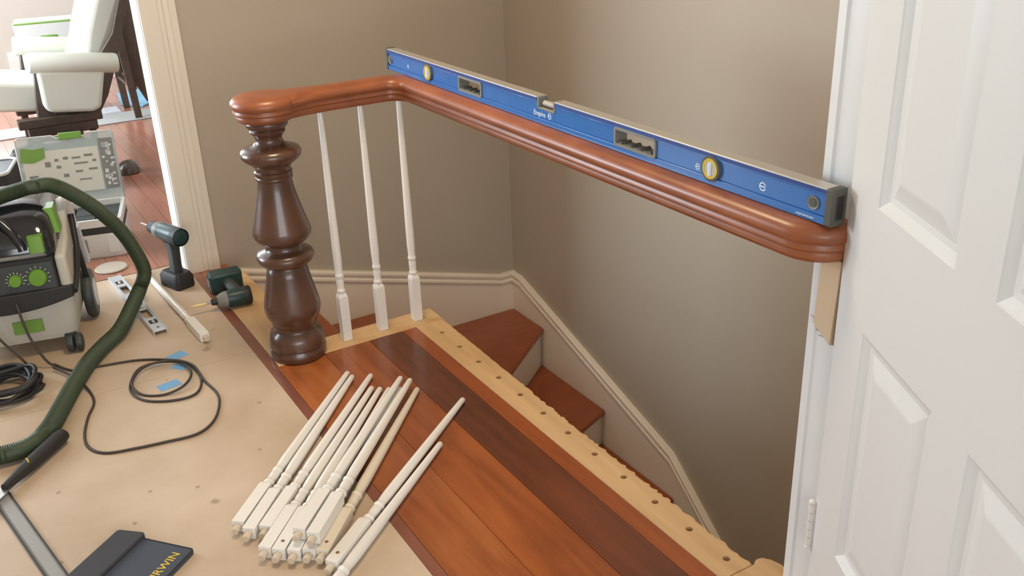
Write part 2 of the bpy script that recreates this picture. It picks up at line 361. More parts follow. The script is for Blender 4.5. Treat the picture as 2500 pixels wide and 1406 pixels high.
# globe lamp added out of view to warm and brighten the stairwell
gl = thing('added_globe_lamp', 'white globe lamp added unseen below the closet to light the lower stairs', 'lamp', (1.55, 0.75, -0.2))
MB().lathe([(0.05, 0), (0.05, -0.02), (0.012, -0.025), (0.012, -0.13)], 20).build('lamp_mount', M['trim'], gl)
MB().lathe([(0.02, -0.12)] + [(0.08 * math.sin(R(a)), -0.20 + 0.08 * math.cos(R(a))) for a in range(15, 180, 15)] + [(0.004, -0.28)], 24).build('globe', mat('globe_glass', (0.9, 0.85, 0.75), 0.3, emit=(1.0, 0.78, 0.5), estr=3.0), gl)
gp = bpy.data.lights.new('globe_fill_light', 'POINT'); gp.energy = 14; gp.color = (1.0, 0.76, 0.47); gp.shadow_soft_size = 0.085
go = bpy.data.objects.new('globe_fill_light', gp); C.objects.link(go); go.parent = gl; go.location = (0, 0, -0.20)

# doorway casing and jamb on the back wall
cas = [(0.675, YB), (0.675, 3.703), (0.684, 3.698), (0.735, 3.698), (0.740, 3.702), (0.752, 3.702), (0.757, 3.696), (0.772, 3.694), (0.778, 3.690), (0.799, 3.690), (0.800, 3.694), (0.800, YB)]
struct(MB().prism(cas, 'z', 0.0, 2.1).build('trim_5', M['trimwarm'], smooth=25), 'cream moulded casing of the doorway beside the vacuum')
struct(MB().box(0.672, 0.69, YB, YB + .125, 0.0, 2.06).build('trim_6', M['trim'], bevel=0.002), 'white jamb inside the doorway')
cas2 = [(-1.71, YB), (-1.71, 3.694), (-1.69, 3.690), (-1.59, 3.70), (-1.585, YB)]
struct(MB().prism(cas2, 'z', 0.0, 2.1).build('trim_7', M['trimwarm'], smooth=25), 'cream casing on the far side of the doorway')
# casing of the panel door
cy = [(XD + .012, 1.133), (XD + .004, 1.133), (XD, 1.130), (XD - .002, 1.112), (XD + .001, 1.106), (XD + .001, 1.060), (XD - .001, 1.055), (XD - .001, 1.046), (XD + .003, 1.042), (XD + .012, 1.042)]
struct(MB().prism(cy, 'z', 0.0, 2.12).build('trim_8', M['door'], smooth=25), 'white door casing the handrail ends on')
struct(MB().box(XD + .012, XD + .13, 1.024, 1.035, 0.0, 2.05).build('trim_9', M['trim']), 'white jamb behind the panel door')
struct(MB().box(XD + .012, XD + .13, 1.125, 1.133, -0.2, ZC).build('trim_10', M['door'], smooth=0), 'white end board of the door wall')

# ---- stairs
treads = [(-0.195, [(0.862, 2.835), (1.11, 2.835), (1.11, YB), (0.862, YB)]),
          (-0.383, [(1.08, 2.835), (1.312, 2.835), (1.458, YB - .018), (1.08, YB - .018)]),
          (-0.560, [(1.285, 2.835), (1.294, 2.73), (2.170, 3.428), (2.170, YB - .018), (1.432, YB - .018)]),
          (-0.765, [(1.294, 2.755), (1.294, 2.585), (2.170, 2.938), (2.170, 3.462)]),
          (-0.948, [(1.294, 2.615), (1.294, 2.445), (2.170, 2.464), (2.170, 2.968)])]
yy = 2.464
for k in range(6): treads.append((-0.960 - 0.195 * (k + 1), [(1.294, yy + .02), (1.294, yy - .25), (2.170, yy - .25), (2.170, yy + .02)])); yy -= 0.25
stair = bpy.data.objects.new('staircase', None); C.objects.link(stair); struct(stair)
for i, (z, poly) in enumerate(treads):
    MB().prism(poly, 'z', z - 0.028, z).build('tread', M['tread'], stair, bevel=0.008)
rz = [((1.09, 2.835), (1.09, YB - .018), -0.195), ((1.295, 2.835), (1.441, YB - .018), -0.383), ((1.294, 2.755), (2.170, 3.453), -0.560), ((1.294, 2.61), (2.170, 2.963), -0.765), ((1.294, 2.465), (2.170, 2.489), -0.960), ((0.862, 2.84), (0.862, YB), 0.0)]
for (p, q, z) in rz:
    d = Vector((q[0] - p[0], q[1] - p[1])); n = Vector((-d.y, d.x)).normalized() * 0.012
    if z == 0: n = Vector((0.006, 0))
    MB().prism([p, q, (q[0] + n.x, q[1] + n.y), (p[0] + n.x, p[1] + n.y)], 'z', z - 0.21, z - 0.026).build('riser', M['skirt'], stair, smooth=0)
# skirt boards with a two-bead cap
def skirt(name, poly, plane, at, out):
    # poly: [(u, ztop)], board down 0.42 below the cap
    b = MB(); low = [(u, z - 0.42) for (u, z) in poly][::-1]
    b.prism([(u, z - 0.012) for (u, z) in poly] + low, 'y' if plane == 'y' else 'x', at, at + out * 0.016)
    o = struct(b.build(name, M['skirt'], smooth=0))
    prof = [(p_[0] * 1.05, p_[1] * 1.3) for p_ in [(0, 0), (0.022, 0), (0.026, -0.004), (0.026, -0.012), (0.019, -0.017), (0.019, -0.024), (0.024, -0.028), (0.024, -0.036), (0.018, -0.041), (0, -0.041)]]
    rings = []
    for i, (u, z) in enumerate(poly):
        rings.append([((u, at + out * p[0], z + p[1]) if plane == 'y' else (at + out * p[0], u, z + p[1])) for p in prof])
    MB().loft(rings).build('cap_moulding', M['skirt'], o, smooth=30)
    return o
skirt('baseboard_back', [(0.880, -0.030), (2.105, -0.365), (XR, -0.365)], 'y', YB, -1)
skirt('baseboard_right', [(YB, -0.368), (3.637, -0.368), (2.495, -0.748), (2.15, -1.035), (-0.5, -3.1)][:4] + [(0.6, -2.33)], 'x', XR, -1)

# ---- six-panel door, standing open
door = bpy.data.objects.new('door_1', None); C.objects.link(door); door.location = (1.305, 1.035, 0.012); door.rotation_euler = (0, 0, R(-90 - 28)); struct(door, 'white six-panel door standing ajar')
W, H, T = 0.845, 2.02, 0.036
xs = [(0.112, 0.366), (0.474, 0.733)]; zs = [(0.22, 0.692), (0.915, 1.56), (1.66, 1.90)]
b = MB()
b.box(0, xs[0][0], -T / 2, T / 2, 0, H); b.box(xs[1][1], W, -T / 2, T / 2, 0, H); b.box(xs[0][1], xs[1][0], -T / 2, T / 2, 0, H)
for (x0, x1) in xs:
    zz = 0
    for (z0, z1) in zs: b.box(x0, x1, -T / 2, T / 2, zz, z0); zz = z1
    b.box(x0, x1, -T / 2, T / 2, zz, H)
b.build('door_frame', M['door'], door, smooth=0)
for (x0, x1) in xs:
    for (z0, z1) in zs:
        b = MB()
        for sg in (-1, 1):
            rings = []
            for ins, dep in ((0, 0), (0.003, 0.0025), (0.016, 0.0105), (0.026, 0.0115), (0.056, 0.0035), (0.06, 0.003)):
                y = sg * (T / 2 - dep)
                rings.append([(x0 + ins, y, z0 + ins), (x1 - ins, y, z0 + ins), (x1 - ins, y, z1 - ins), (x0 + ins, y, z1 - ins)])
            n0 = len(b.v); b.add([p for r_ in rings for p in r_], [(4 * i + k, 4 * i + (k + 1) % 4, 4 * i + 4 + (k + 1) % 4, 4 * i + 4 + k) for i in range(5) for k in range(4)] + [(20, 21, 22, 23)])
        b.build('door_panel', M['door'], door, smooth=0)
for zc in (0.205, 1.78):
    b = MB()
    for k in range(5):
        z0 = zc - 0.05 + 0.02 * k; b.lathe([(0.0062 if k % 2 == 0 else 0.0056, z0 + 0.0008), (0.0062 if k % 2 == 0 else 0.0056, z0 + 0.0192)], 12, (-0.004, -T / 2 - 0.006, 0))
    b.lathe([(0.003, zc + 0.05), (0.0068, zc + 0.053), (0.006, zc + 0.058), (0.002, zc + 0.061)], 12, (-0.004, -T / 2 - 0.006, 0))
    b.lathe([(0.002, zc - 0.061), (0.006, zc - 0.058), (0.0068, zc - 0.053), (0.003, zc - 0.05)], 12, (-0.004, -T / 2 - 0.006, 0))
    b.build('hinge', M['trim'], door)
b = MB(); b.lathe([(0.028, -0.004), (0.028, 0.0), (0.011, 0.004), (0.011, 0.03), (0.024, 0.04), (0.026, 0.052), (0.016, 0.064)], 20, (0, 0, 0), 'y')
b.xform(Matrix.Translation((0.785, -T / 2 - 0.004, 0.95)) @ Matrix.Rotation(math.pi, 4, 'Z')); b.build('door_knob', M['steel'], door)

# ================================================================== PROTECTIVE PAPER
def sheet(x0, x1, y0, y1, label, z=0.0):
    o = MB().box(x0, x1, y0, y1, z - 0.0008, z + 0.0007).build('floor_paper', M['paper'], None, smooth=0)
    return tag(o, label, 'floor paper', 'protective paper sheets on the hall floor')
sheet(-2.1, 0.683, 2.885, 3.84, 'tan protective floor paper under the vacuum and the cordless tools')
sheet(-2.1, 0.683, 0.9, 2.884, 'tan protective floor paper under the coiled cord and loose balusters')
sheet(-2.1, 0.683, -1.9, 0.899, 'tan protective floor paper at the hall end by the rear wall')

# ================================================================== NEWEL POST
NX, NY = 0.807, 2.787
prof = [(0.086, 0.002), (0.090, 0.006), (0.091, 0.030), (0.085, 0.036), (0.085, 0.040), (0.091, 0.045), (0.0905, 0.058), (0.088, 0.073), (0.081, 0.090), (0.070, 0.097), (0.068, 0.104), (0.068, 0.116), (0.072, 0.120), (0.072, 0.127), (0.077, 0.137), (0.085, 0.150), (0.0895, 0.166), (0.090, 0.180),
        (0.0875, 0.196), (0.081, 0.226), (0.0745, 0.255), (0.067, 0.290), (0.063, 0.312), (0.058, 0.317), (0.058, 0.321), (0.074, 0.326), (0.085, 0.336), (0.0905, 0.349), (0.087, 0.361), (0.077, 0.368), (0.062, 0.373), (0.056, 0.381), (0.057, 0.392), (0.066, 0.398), (0.080, 0.407), (0.089, 0.419), (0.0915, 0.432),
        (0.088, 0.447), (0.081, 0.470), (0.073, 0.500), (0.064, 0.535), (0.057, 0.565), (0.053, 0.592), (0.0525, 0.600), (0.056, 0.603), (0.0565, 0.610), (0.054, 0.613), (0.057, 0.617), (0.0575, 0.627), (0.053, 0.631), (0.054, 0.640), (0.062, 0.650), (0.078, 0.661), (0.089, 0.672), (0.092, 0.684), (0.086, 0.696), (0.068, 0.703), (0.050, 0.709), (0.042, 0.718), (0.040, 0.728), (0.043, 0.738), (0.051, 0.745), (0.053, 0.752), (0.050, 0.756), (0.055, 0.760), (0.062, 0.768), (0.064, 0.778), (0.058, 0.786)]
ns = MB().lathe(prof, 56, (NX, NY, 0)).build('newel_post', M['newel'], smooth=50)
tag(ns, 'thick dark turned newel post carrying the round end of the handrail', 'newel post')

# ================================================================== HANDRAIL
RP = [(0.0, 0.074), (0.014, 0.0735), (0.027, 0.071), (0.037, 0.066), (0.0435, 0.058), (0.0455, 0.049), (0.043, 0.041), (0.0385, 0.037), (0.0385, 0.0345), (0.0405, 0.031), (0.0405, 0.026), (0.037, 0.0225), (0.0345, 0.021), (0.0345, 0.0185), (0.036, 0.015), (0.035, 0.009), (0.030, 0.004), (0.027, 0.0)]
full = [(-p[0], p[1]) for p in RP[::-1]] + RP[1:]
RX, RY, RZ = 1.264, 2.787, 0.785
path = [(NX + 0.03, RY), (0.93, RY), (1.05, RY)]
rr = 0.085
for k in range(0, 13):
    a = R(90 - 90 * k / 12); path.append((RX - rr + rr * math.cos(a), RY - rr + rr * math.sin(a)))
for yk in (2.4, 2.0, 1.6, 1.25): path.append((RX, yk))
r2 = 0.047
for k in range(0, 10):
    a = R(180 + 90 * k / 9); path.append((RX + r2 + r2 * math.cos(a), 1.126 + r2 * math.sin(a)))
path.append((XD - 0.003, 1.126 - r2))
rings = []
for i, p in enumerate(path):
    a = path[max(i - 1, 0)]; c = path[min(i + 1, len(path) - 1)]
    t = Vector((c[0] - a[0], c[1] - a[1])).normalized(); n = Vector((t.y, -t.x))
    s_ = 1.0
    rings.append([(p[0] + n.x * q[0], p[1] + n.y * q[0], RZ + q[1]) for q in full])
hr = thing('handrail', 'glossy reddish cherry handrail turning the corner to the white door casing', 'handrail', (0, 0, 0))
MB().loft(rings).build('rail', M['rail'], hr, smooth=35)
capr = 0.098
capp = [(0.001, 0.0)] + [(capr - 0.0455 + p[0], p[1]) for p in RP[::-1]] 
capp = [(r_, RZ + z + 0.0005) for (r_, z) in capp]; capp[-1] = (0.004, RZ + 0.0765); capp.insert(-1, (capr - 0.045, RZ + 0.0755))
MB().lathe(capp, 48, (NX, RY, 0)).build('newel_cap', M['rail'], hr, smooth=35)
# flare from the cap into the straight rail
rings = []
for i in range(9):
    t = i / 8; x_ = NX + 0.06 + 0.16 * t; wd = 1.0 + 0.75 * (1 - t) ** 2.2
    rings.append([(x_, RY - q[0] * wd, RZ + q[1] * (1.0 + 0.012 * (1 - t))) for q in full])
MB().loft(rings).build('easing', M['rail'], hr, smooth=35)

# ================================================================== BALUSTERS
SP = [(0.0105, 0.172), (0.0142, 0.176), (0.0148, 0.181), (0.0125, 0.186), (0.0115, 0.189), (0.0128, 0.204), (0.0130, 0.217), (0.0122, 0.223), (0.0120, 0.226), (0.0142, 0.230), (0.0146, 0.235), (0.0128, 0.240), (0.0120, 0.244), (0.0130, 0.262), (0.0138, 0.285), (0.0137, 0.33), (0.0128, 0.43), (0.0112, 0.57), (0.0096, 0.70), (0.0085, 0.772), (0.0068, 0.778)]
me_cache = {}
def baluster(label, group, tenon=True, cream=False):
    t = thing('baluster', label, 'baluster', group=group); h = 0.0158
    mt = M['whitecream'] if cream else M['white']
    key = cream
    if key not in me_cache:
        b = MB().box(-h, h, -h, h, 0, 0.160)
        z0, z1 = 0.160, 0.1755
        rg = [[(-h, -h, z0), (h, -h, z0), (h, h, z0), (-h, h, z0)], [(-.0125, -.0125, .169), (.0125, -.0125, .169), (.0125, .0125, .169), (-.0125, .0125, .169)], [(-.009, -.009, z1), (.009, -.009, z1), (.009, .009, z1), (-.009, .009, z1)]]
        b.loft(rg)
        o1 = b.build('block', mt, t, bevel=0.0012, smooth=30); o2 = MB().lathe(SP, 20).build('spindle', mt, t, smooth=50)
        o3 = MB().lathe([(0.0082, -0.021), (0.0092, -0.019), (0.0092, 0.001)], 14).build('tenon', M['tenon'], t)
        me_cache[key] = (o1, o2, o3)
        if not tenon: bpy.data.objects.remove(o3); me_cache[key] = (o1, o2, None)
    else:
        for o in me_cache[key]:
            if o is None: continue
            c = o.copy(); C.objects.link(c); c.parent = t
        if tenon and me_cache[key][2] is None:
            o3 = MB().lathe([(0.0082, -0.021), (0.0092, -0.019), (0.0092, 0.001)], 14).build('tenon', M['tenon'], t)
            me_cache[key] = me_cache[key][:2] + (o3,)
    return t
stand = [(0.976, 'white standing baluster next to the newel post'), (1.108, 'white standing baluster in the middle of the three'), (1.240, 'white standing baluster at the corner of the landing edge')]
for x_, lb in stand:
    t = baluster(lb, 'standing balusters under the short rail', tenon=False); t.location = (x_, RY, 0.0025)
def lay(t, p, q, roll=0.0):
    p, q = Vector(p), Vector(q); d = (q - p).normalized()
    x = Vector((d.y, -d.x, 0)).normalized(); y = d.cross(x)
    m = Matrix((x, y, d)).transposed().to_4x4() @ Matrix.Rotation(roll, 4, 'Z')
    t.matrix_world = Matrix.Translation(p) @ m
ZB, ZT = 0.0172, 0.0098
pile = [('A', (.363, 1.970, ZB), (.885, 2.553, ZT), 'loose white baluster lying at the outer edge of the pile by the coiled cord'),
        ('B', (.377, 1.929, ZB), (.897, 2.533, ZT), 'loose white baluster second in from the outer edge of the pile'),
        ('C', (.413, 1.917, ZB), (.936, 2.492, ZT), 'loose white baluster reaching furthest of those in the middle of the pile'),
        ('D', (.387, 1.840, ZB), (.916, 2.428, ZT), 'loose white baluster first of the low row in the pile'),
        ('E', (.411, 1.815, ZB), (.936, 2.410, ZT), 'loose white baluster with a screw hole in its block, low in the pile'),
        ('F', (.440, 1.792, ZB), (.957, 2.392, ZT), 'loose white baluster under the upper one of the pile'),
        ('G', (.470, 1.775, ZB), (.983, 2.374, ZT), 'loose white baluster low in the pile beside the cream one'),
        ('H', (.466, 1.819, ZB + .0325), (.975, 2.372, 0.030), 'loose white baluster lying on top of the pile towards the cord'),
        ('I', (.488, 1.786, ZB + .0325), (1.000, 2.350, 0.030), 'loose white baluster lying on top of the pile towards the landing boards'),
        ('J', (.495, 1.755, ZB), (1.018, 2.331, ZT), 'cream primed baluster with a screw hole at the side of the pile'),
        ('K', (.499, 1.708, ZB), (1.108, 2.202, ZT), 'loose white baluster lying apart from the pile, reaching the dark board'),
        ('L', (.335, 1.534, ZB), (.950, 2.034, ZT), 'loose white baluster lowest of the two lying apart from the pile')]
for nm, p, q, lb in pile:
    t = baluster(lb, 'loose balusters piled on the floor', cream=(nm == 'J')); lay(t, p, q)
    if nm in 'EJK':
        MB().lathe([(0.0045, -0.0164), (0.0045, -0.0150)], 12, (0, 0, 0), 'y').xform(Matrix.Translation((0, 0, 0.03)) @ Matrix.Scale(1, 4)).build('screw_hole', M['bore'], t)
t = baluster('loose white baluster lying alone beside the standing drill', 'loose balusters piled on the floor'); lay(t, (.570, 3.055, ZB), (.527, 3.80, ZT))

# ================================================================== BLUE SPIRIT LEVEL ON THE RAIL
lv = thing('spirit_level', 'long blue box spirit level resting on the handrail', 'spirit level', (1.268, 1.96, RZ + 0.0745))
LX, LH, Y0, Y1 = 0.0155, 0.066, 1.062 - 1.96, 2.872 - 1.96
def L(y): return y - 1.96
b = MB(); b.box(-LX, LX, Y0, Y1, 0, 0.0145); b.box(-LX, LX, Y0, L(1.905), 0.0535, 0.0635); b.box(-LX, LX, L(1.985), Y1, 0.0535, 0.0635)
ops = [(L(1.527), L(1.662)), (L(2.268), L(2.390)), (L(1.905), L(1.985))]
b.box(-LX + .003, LX - .003, L(1.905), L(1.985), 0.0145, 0.036)
ops.sort(); yy = Y0
for k, (a, c) in enumerate(ops):
    b.box(-LX + .003, LX - .003, yy, a, 0.0145, 0.0535); yy = c
b.box(-LX + .003, LX - .003, yy, Y1, 0.0145, 0.0535)
b.build('body', M['blue'], lv, bevel=0.0012, smooth=30)
for a, c in ((Y0, L(1.905)), (L(1.985), Y1)):
    MB().box(-LX + .0005, LX - .0005, a, c, 0.0630, LH).build('milled_edge', M['alu'], lv, bevel=0.0006)
    MB().box(-LX - .0004, -LX + 0.001, a, c, 0.0565, 0.0632).build('edge_stripe', M['bluedk'], lv)
for yc, sg in ((Y0 - 0.007, -1), (Y1 + 0.007, 1)):
    o = MB().box(-LX - .0025, LX + .0025, yc - 0.009, yc + 0.009, -0.0002, LH + .0015).build('end_cap', M['rubber'], lv, bevel=0.003)
    MB().box(-0.008, 0.008, yc + sg * 0.0085, yc + sg * 0.0105, 0.012, 0.054).build('hang_slot', M['black'], o, bevel=0.002)
def frame_ring(y0, y1, z0, z1, rc, th, x0, x1, n=5):
    def rr_(y0, y1, z0, z1, r):
        out = []
        for (cy_, cz_, a0) in ((y1 - r, z1 - r, 0), (y0 + r, z1 - r, 90), (y0 + r, z0 + r, 180), (y1 - r, z0 + r, 270)):
            for k in range(n + 1): a = R(a0 + 90 * k / n); out.append((cy_ + r * math.cos(a), cz_ + r * math.sin(a)))
        return out
    o_, i_ = rr_(y0, y1, z0, z1, rc), rr_(y0 + th, y1 - th, z0 + th, z1 - th, max(rc - th, .002)); m_ = len(o_)
    vs = [(x0, *p) for p in o_] + [(x0, *p) for p in i_] + [(x1, *p) for p in o_] + [(x1, *p) for p in i_]
    fs = []
    for k in range(m_):
        q = (k + 1) % m_
        fs += [(k, q, m_ + q, m_ + k), (2 * m_ + k, 3 * m_ + k, 3 * m_ + q, 2 * m_ + q), (k, 2 * m_ + k, 2 * m_ + q, q), (m_ + k, m_ + q, 3 * m_ + q, 3 * m_ + k)]
    return MB().add(vs, fs)
for (a, c) in ((L(1.522), L(1.667)), (L(2.263), L(2.395))):
    g = frame_ring(a, c, 0.0125, 0.0555, 0.008, 0.0065, -LX - 0.001, LX + 0.001).build('hand_grip', M['rubberlt'], lv, smooth=40)
    b = MB()
    for k in range(4):
        yk = a + 0.022 + (c - a - 0.044) * k / 3; b.lathe([(0.007, -LX + .001), (0.007, LX - .001)], 12, (0, yk, 0.0175), 'x')
    b.build('finger_ridge', M['rubber'], g)
for yc in (L(1.351), L(2.585)):
    o = MB().lathe([(0.0205, -LX - .0035), (0.0255, -LX - .0035), (0.0262, -LX - .001), (0.0262, LX + .001), (0.0205, LX + .0035)], 32, (0, yc, 0.0335), 'x').build('vial_housing', M['rubber'], lv)
    MB().lathe([(0.0150, -LX - .0042), (0.0205, -LX - .0046), (0.0208, -LX - .003)], 32, (0, yc, 0.0335), 'x', cap=False).build('vial_ring', M['yellow'], o)
    MB().lathe([(0.0155, -LX - .0038), (0.0155, -LX - .003)], 28, (0, yc, 0.0335), 'x').build('vial_window', M['vial'], o)
    MB().lathe([(0.0045, -0.013), (0.0045, 0.013)], 14, (-LX - .0035, yc, 0.0335), 'z').build('plumb_vial', M['print'], o)
# centre vial in its notch
o = MB().box(-LX + .001, LX - .001, L(1.906), L(1.984), 0.036, 0.041).build('vial_block', M['rubberlt'], lv, bevel=0.002)
MB().lathe([(0.003, L(1.917)), (0.0075, L(1.920)), (0.0075, L(1.970)), (0.003, L(1.973))], 16, (0, 0, 0.050), 'y').build('level_vial', M['vial'], o)
for q in (1.9055, 1.9775): MB().box(-LX + .001, LX - .001, L(q), L(q + .007), 0.041, 0.0655).build('vial_holder', M['rubberlt'], o, bevel=.001)
for yc in (L(1.092), L(2.855)):
    o = MB().lathe([(0.0075, -LX + .001), (0.0125, -LX - .0005), (0.0125, LX), (0.0075, LX)], 24, (0, yc, 0.034), 'x').build('hang_hole', M['rubberlt'], lv)
    MB().lathe([(0.0078, -LX - .0008), (0.0078, -LX + .002)], 20, (0, yc, 0.034), 'x').build('hole_core', M['rubber'], o)
def on_level(y, z, x=-LX + 0.0028):     # text plane facing -X, reading towards -Y
    return Matrix(((0, 0, -1, x), (-1, 0, 0, y), (0, 1, 0, z), (0, 0, 0, 1)))
text('lettering', 'Empire', 0.0185, M['print'], lv, on_level(L(2.003), 0.0185))
def emblem(y, z, r):
    b = MB(); n = 22; ro, ri = r, r * 0.72; vs = []; fs = []
    for k in range(n):
        a = R(20 + 320 * k / (n - 1)); vs += [(-LX + .0027, y - ro * math.cos(a), z - ro * math.sin(a)), (-LX + .0027, y - ri * math.cos(a), z - ri * math.sin(a))]
    fs = [(2 * k, 2 * k + 2, 2 * k + 3, 2 * k + 1) for k in range(n - 1)]
    b.add(vs, fs); b.box(-LX + .0024, -LX + .0028, y - r * .8, y + r * .8, z - r * .14, z + r * .14)
    b.build('emblem', M['print'], lv, smooth=0)
emblem(L(1.215), 0.031, 0.0085); emblem(L(1.393), 0.027, 0.0065); emblem(L(2.727), 0.030, 0.0055); emblem(L(1.931), 0.0255, 0.0075)
text('fine_print', 'empirelevel.com', 0.0062, M['print'], lv, on_level(L(1.128), 0.005, -LX - 0.0003))

# ================================================================== RAW BLOCK UNDER THE RAIL END
bt = thing('wood_block', 'raw wood block with bent nails under the handrail end', 'wood block', (XD, 1.08, 0.61))
poly = [(1.099 - 1.08, 0.173), (1.052 - 1.08, 0.173), (1.060 - 1.08, 0.002), (1.103 - 1.08, 0.034)]
MB().prism(poly, 'x', -0.018, -0.002).build('block_body', M['block'], bt, bevel=0.0015)
MB().prism([(1.052 - 1.08, 0.173), (1.045 - 1.08, 0.173), (1.053 - 1.08, 0.002), (1.060 - 1.08, 0.002)], 'x', -0.011, -0.002).build('block_lip', M['block'], bt, bevel=0.001)
for (y, z, dy, dz) in ((0.021, 0.036, 0.012, 0.010), (0.016, 0.030, 0.010, 0.012), (0.002, 0.020, 0.016, 0.001), (-0.006, 0.010, 0.017, 0.002)):
    MB().tube([(-0.010, y - 0.006, z), (-0.011, y + dy * .6, z + dz * .5), (-0.014, y + dy, z + dz)], 0.0009, 6).build('nail', M['steel'], bt)

# ================================================================== VACUUM (dust extractor)
vc = thing('shop_vacuum', 'white and black shop vacuum with lime green knobs and a dark green hose', 'vacuum', (0.072, 3.497, 0.001), R(-12))
def rrect(w0, w1, d0, d1, z, r, n=5):
    out = []
    for (cx_, cy_, a0) in ((w1 - r, d1 - r, 0), (w0 + r, d1 - r, 90), (w0 + r, d0 + r, 180), (w1 - r, d0 + r, 270)):
        for k in range(n + 1): a = R(a0 + 90 * k / n); out.append((cx_ + r * math.cos(a), cy_ + r * math.sin(a), z))
    return out
MB().loft([rrect(-.178, .178, -.215, .22, .055, .03), rrect(-.185, .185, -.222, .225, .075, .03), rrect(-.196, .196, -.235, .23, .20, .03), rrect(-.197, .197, -.236, .23, .225, .03)]).build('tank', M['vacw'], vc, smooth=40)
# side shells rise to the handle
for sg in (-1, 1):
    pl = [(-.236, .215), (.225, .215), (.225, .36), (.17, .43), (.06, .452), (.0, .43), (-.10, .365), (-.236, .350)]
    MB().prism(pl, 'x', sg * .165, sg * .200).build('side_shell', M['vacw'], vc, bevel=0.012, segs=3)
MB().loft([rrect(-.166, .166, -.236, .225, .222, .01), rrect(-.166, .166, -.238, .225, .235, .01), rrect(-.165, .165, -.234, .222, .25, .01), rrect(-.163, .163, -.230, .22, .345, .01)]).build('control_housing', M['black'], vc, smooth=40)
MB().loft([rrect(-.160, .160, -.243, .2, .240, .008), rrect(-.158, .158, -.239, .2, .335, .008)]).build('control_panel', M['char'], vc, smooth=40)
# bumper band with curved lower edge
b = MB(); rg = []
for k in range(15):
    x_ = -.2 + .4 * k / 14; bow = 0.030 * (1 - (x_ / .2) ** 2); y_ = -.238 - 0.018 * (1 - (x_ / .2) ** 2)
    rg.append([(x_, y_ - .004, .205 - bow * .9), (x_, y_ - .004, .245), (x_, y_ + .035, .245), (x_, y_ + .035, .205 - bow * .9)])
b.loft(rg); b.build('bumper', M['black'], vc, bevel=0.004)
for (x_, r_) in ((.040, .019), (.106, .027)):
    kn = MB().lathe([(r_ * 1.05, 0), (r_, -.012), (r_ * .9, -.016), (r_ * .3, -.0165)], 24, (x_, -.241, .287), 'y').build('knob', M['green'], vc)
    b = MB()
    for k in range(11):
        a = R(-120 + 24 * k); b.box(-.0012, .0012, -.0006, 0, r_ * 1.2, r_ * 1.2 + .006); 
        seg = b.v[-8:]; c_, s_ = math.cos(a), math.sin(a)
        b.v[-8:] = [(x_ + p[0] * c_ + p[2] * s_, -.2418 + p[1], .287 - p[0] * s_ + p[2] * c_) for p in seg]
    b.build('dial_marks', M['sysw'], kn, smooth=0)['kind'] = 'stuff'
MB().box(-.005, .085, -.2345, -.222, .095, .140).build('brand_label', M['greend'], vc, bevel=0.002)
# head: smooth glossy lid with hose garage and grip
hd = MB().loft([rrect(-.168, .168, -.222, .215, .345, .04), rrect(-.172, .172, -.222, .215, .36, .045), rrect(-.170, .170, -.212, .212, .40, .05), rrect(-.163, .163, -.180, .208, .445, .06), rrect(-.148, .148, -.135, .195, .475, .07), rrect(-.12, .12, -.09, .165, .490, .07), rrect(-.07, .07, -.04, .11, .495, .05)]).build('head', M['gloss'], vc, smooth=50)
MB().loft([rrect(-.150, .150, -.224, -.12, .352, .02), rrect(-.150, .150, -.222, -.12, .362, .02)]).build('grey_band', M['rubberlt'], hd)
pts = bez([(-.10, -.225, .375), (-.085, -.215, .425), (-.03, -.185, .475), (.01, -.175, .480), (.05, -.195, .44), (.075, -.215, .395), (.08, -.22, .375)], 6)
MB().tube(pts, 0.014, 12).build('grip', M['gloss'], vc, smooth=60)
MB().loft([rrect(.098, .143, -.232, -.20, .365, .006), rrect(.098, .143, -.224, -.17, .418, .006)]).build('latch', M['green'], vc, smooth=30)
MB().loft([rrect(.160, .188, -.13, -.05, .392, .006), rrect(.138, .176, -.10, -.03, .470, .006)]).build('latch', M['green'], vc, smooth=30)
MB().lathe([(.03, 0), (.03, .05), (.024, .055)], 20, (-.10, -.05, .44), 'z').build('hose_port', M['char'], vc)
MB().lathe([(.028, 0), (.030, .004), (.030, .018), (.026, .022)], 20, (-.09, -.13, .47), 'y').build('hose_cuff', M['yellow'], vc)
for sg in (-1, 1):
    o = MB().tube([(sg * .203, -.235, .22), (sg * .209, -.13, .245), (sg * .212, -.02, .30), (sg * .210, .03, .40)], .010, 8).build('side_frame', M['black'], vc, smooth=60)
    MB().tube([(sg * .212, -.02, .30), (sg * .214, .05, .12), (sg * .212, .06, .07)], .010, 8).build('side_frame', M['black'], vc, smooth=60)
    wh = MB().lathe([(.060, .0), (.082, .004), (.088, .012), (.088, .028), (.082, .037), (.055, .039)], 32, (sg * .188 - (.040 if sg < 0 else 0), .070, .088), 'x').build('rear_wheel', M['char'], vc)
    MB().lathe([(.012, -.001), (.052, .003), (.052, .010)] if sg < 0 else [(.052, .034), (.052, .040), (.012, .043)], 28, (sg * .188 - (.040 if sg < 0 else 0), .070, .088), 'x').build('hub', M['sysw'], wh)
    fk = MB().box(sg * .155 - .018, sg * .155 + .018, -.222, -.165, .045, .068).build('caster_fork', M['black'], vc, bevel=0.004)
    for dx in (-.014, .014):
        MB().lathe([(.020, -.012), (.029, -.009), (.031, 0), (.029, .009), (.020, .012)], 20, (sg * .165 + dx, -.222, .032), 'x').build('caster_wheel', M['char'], fk)
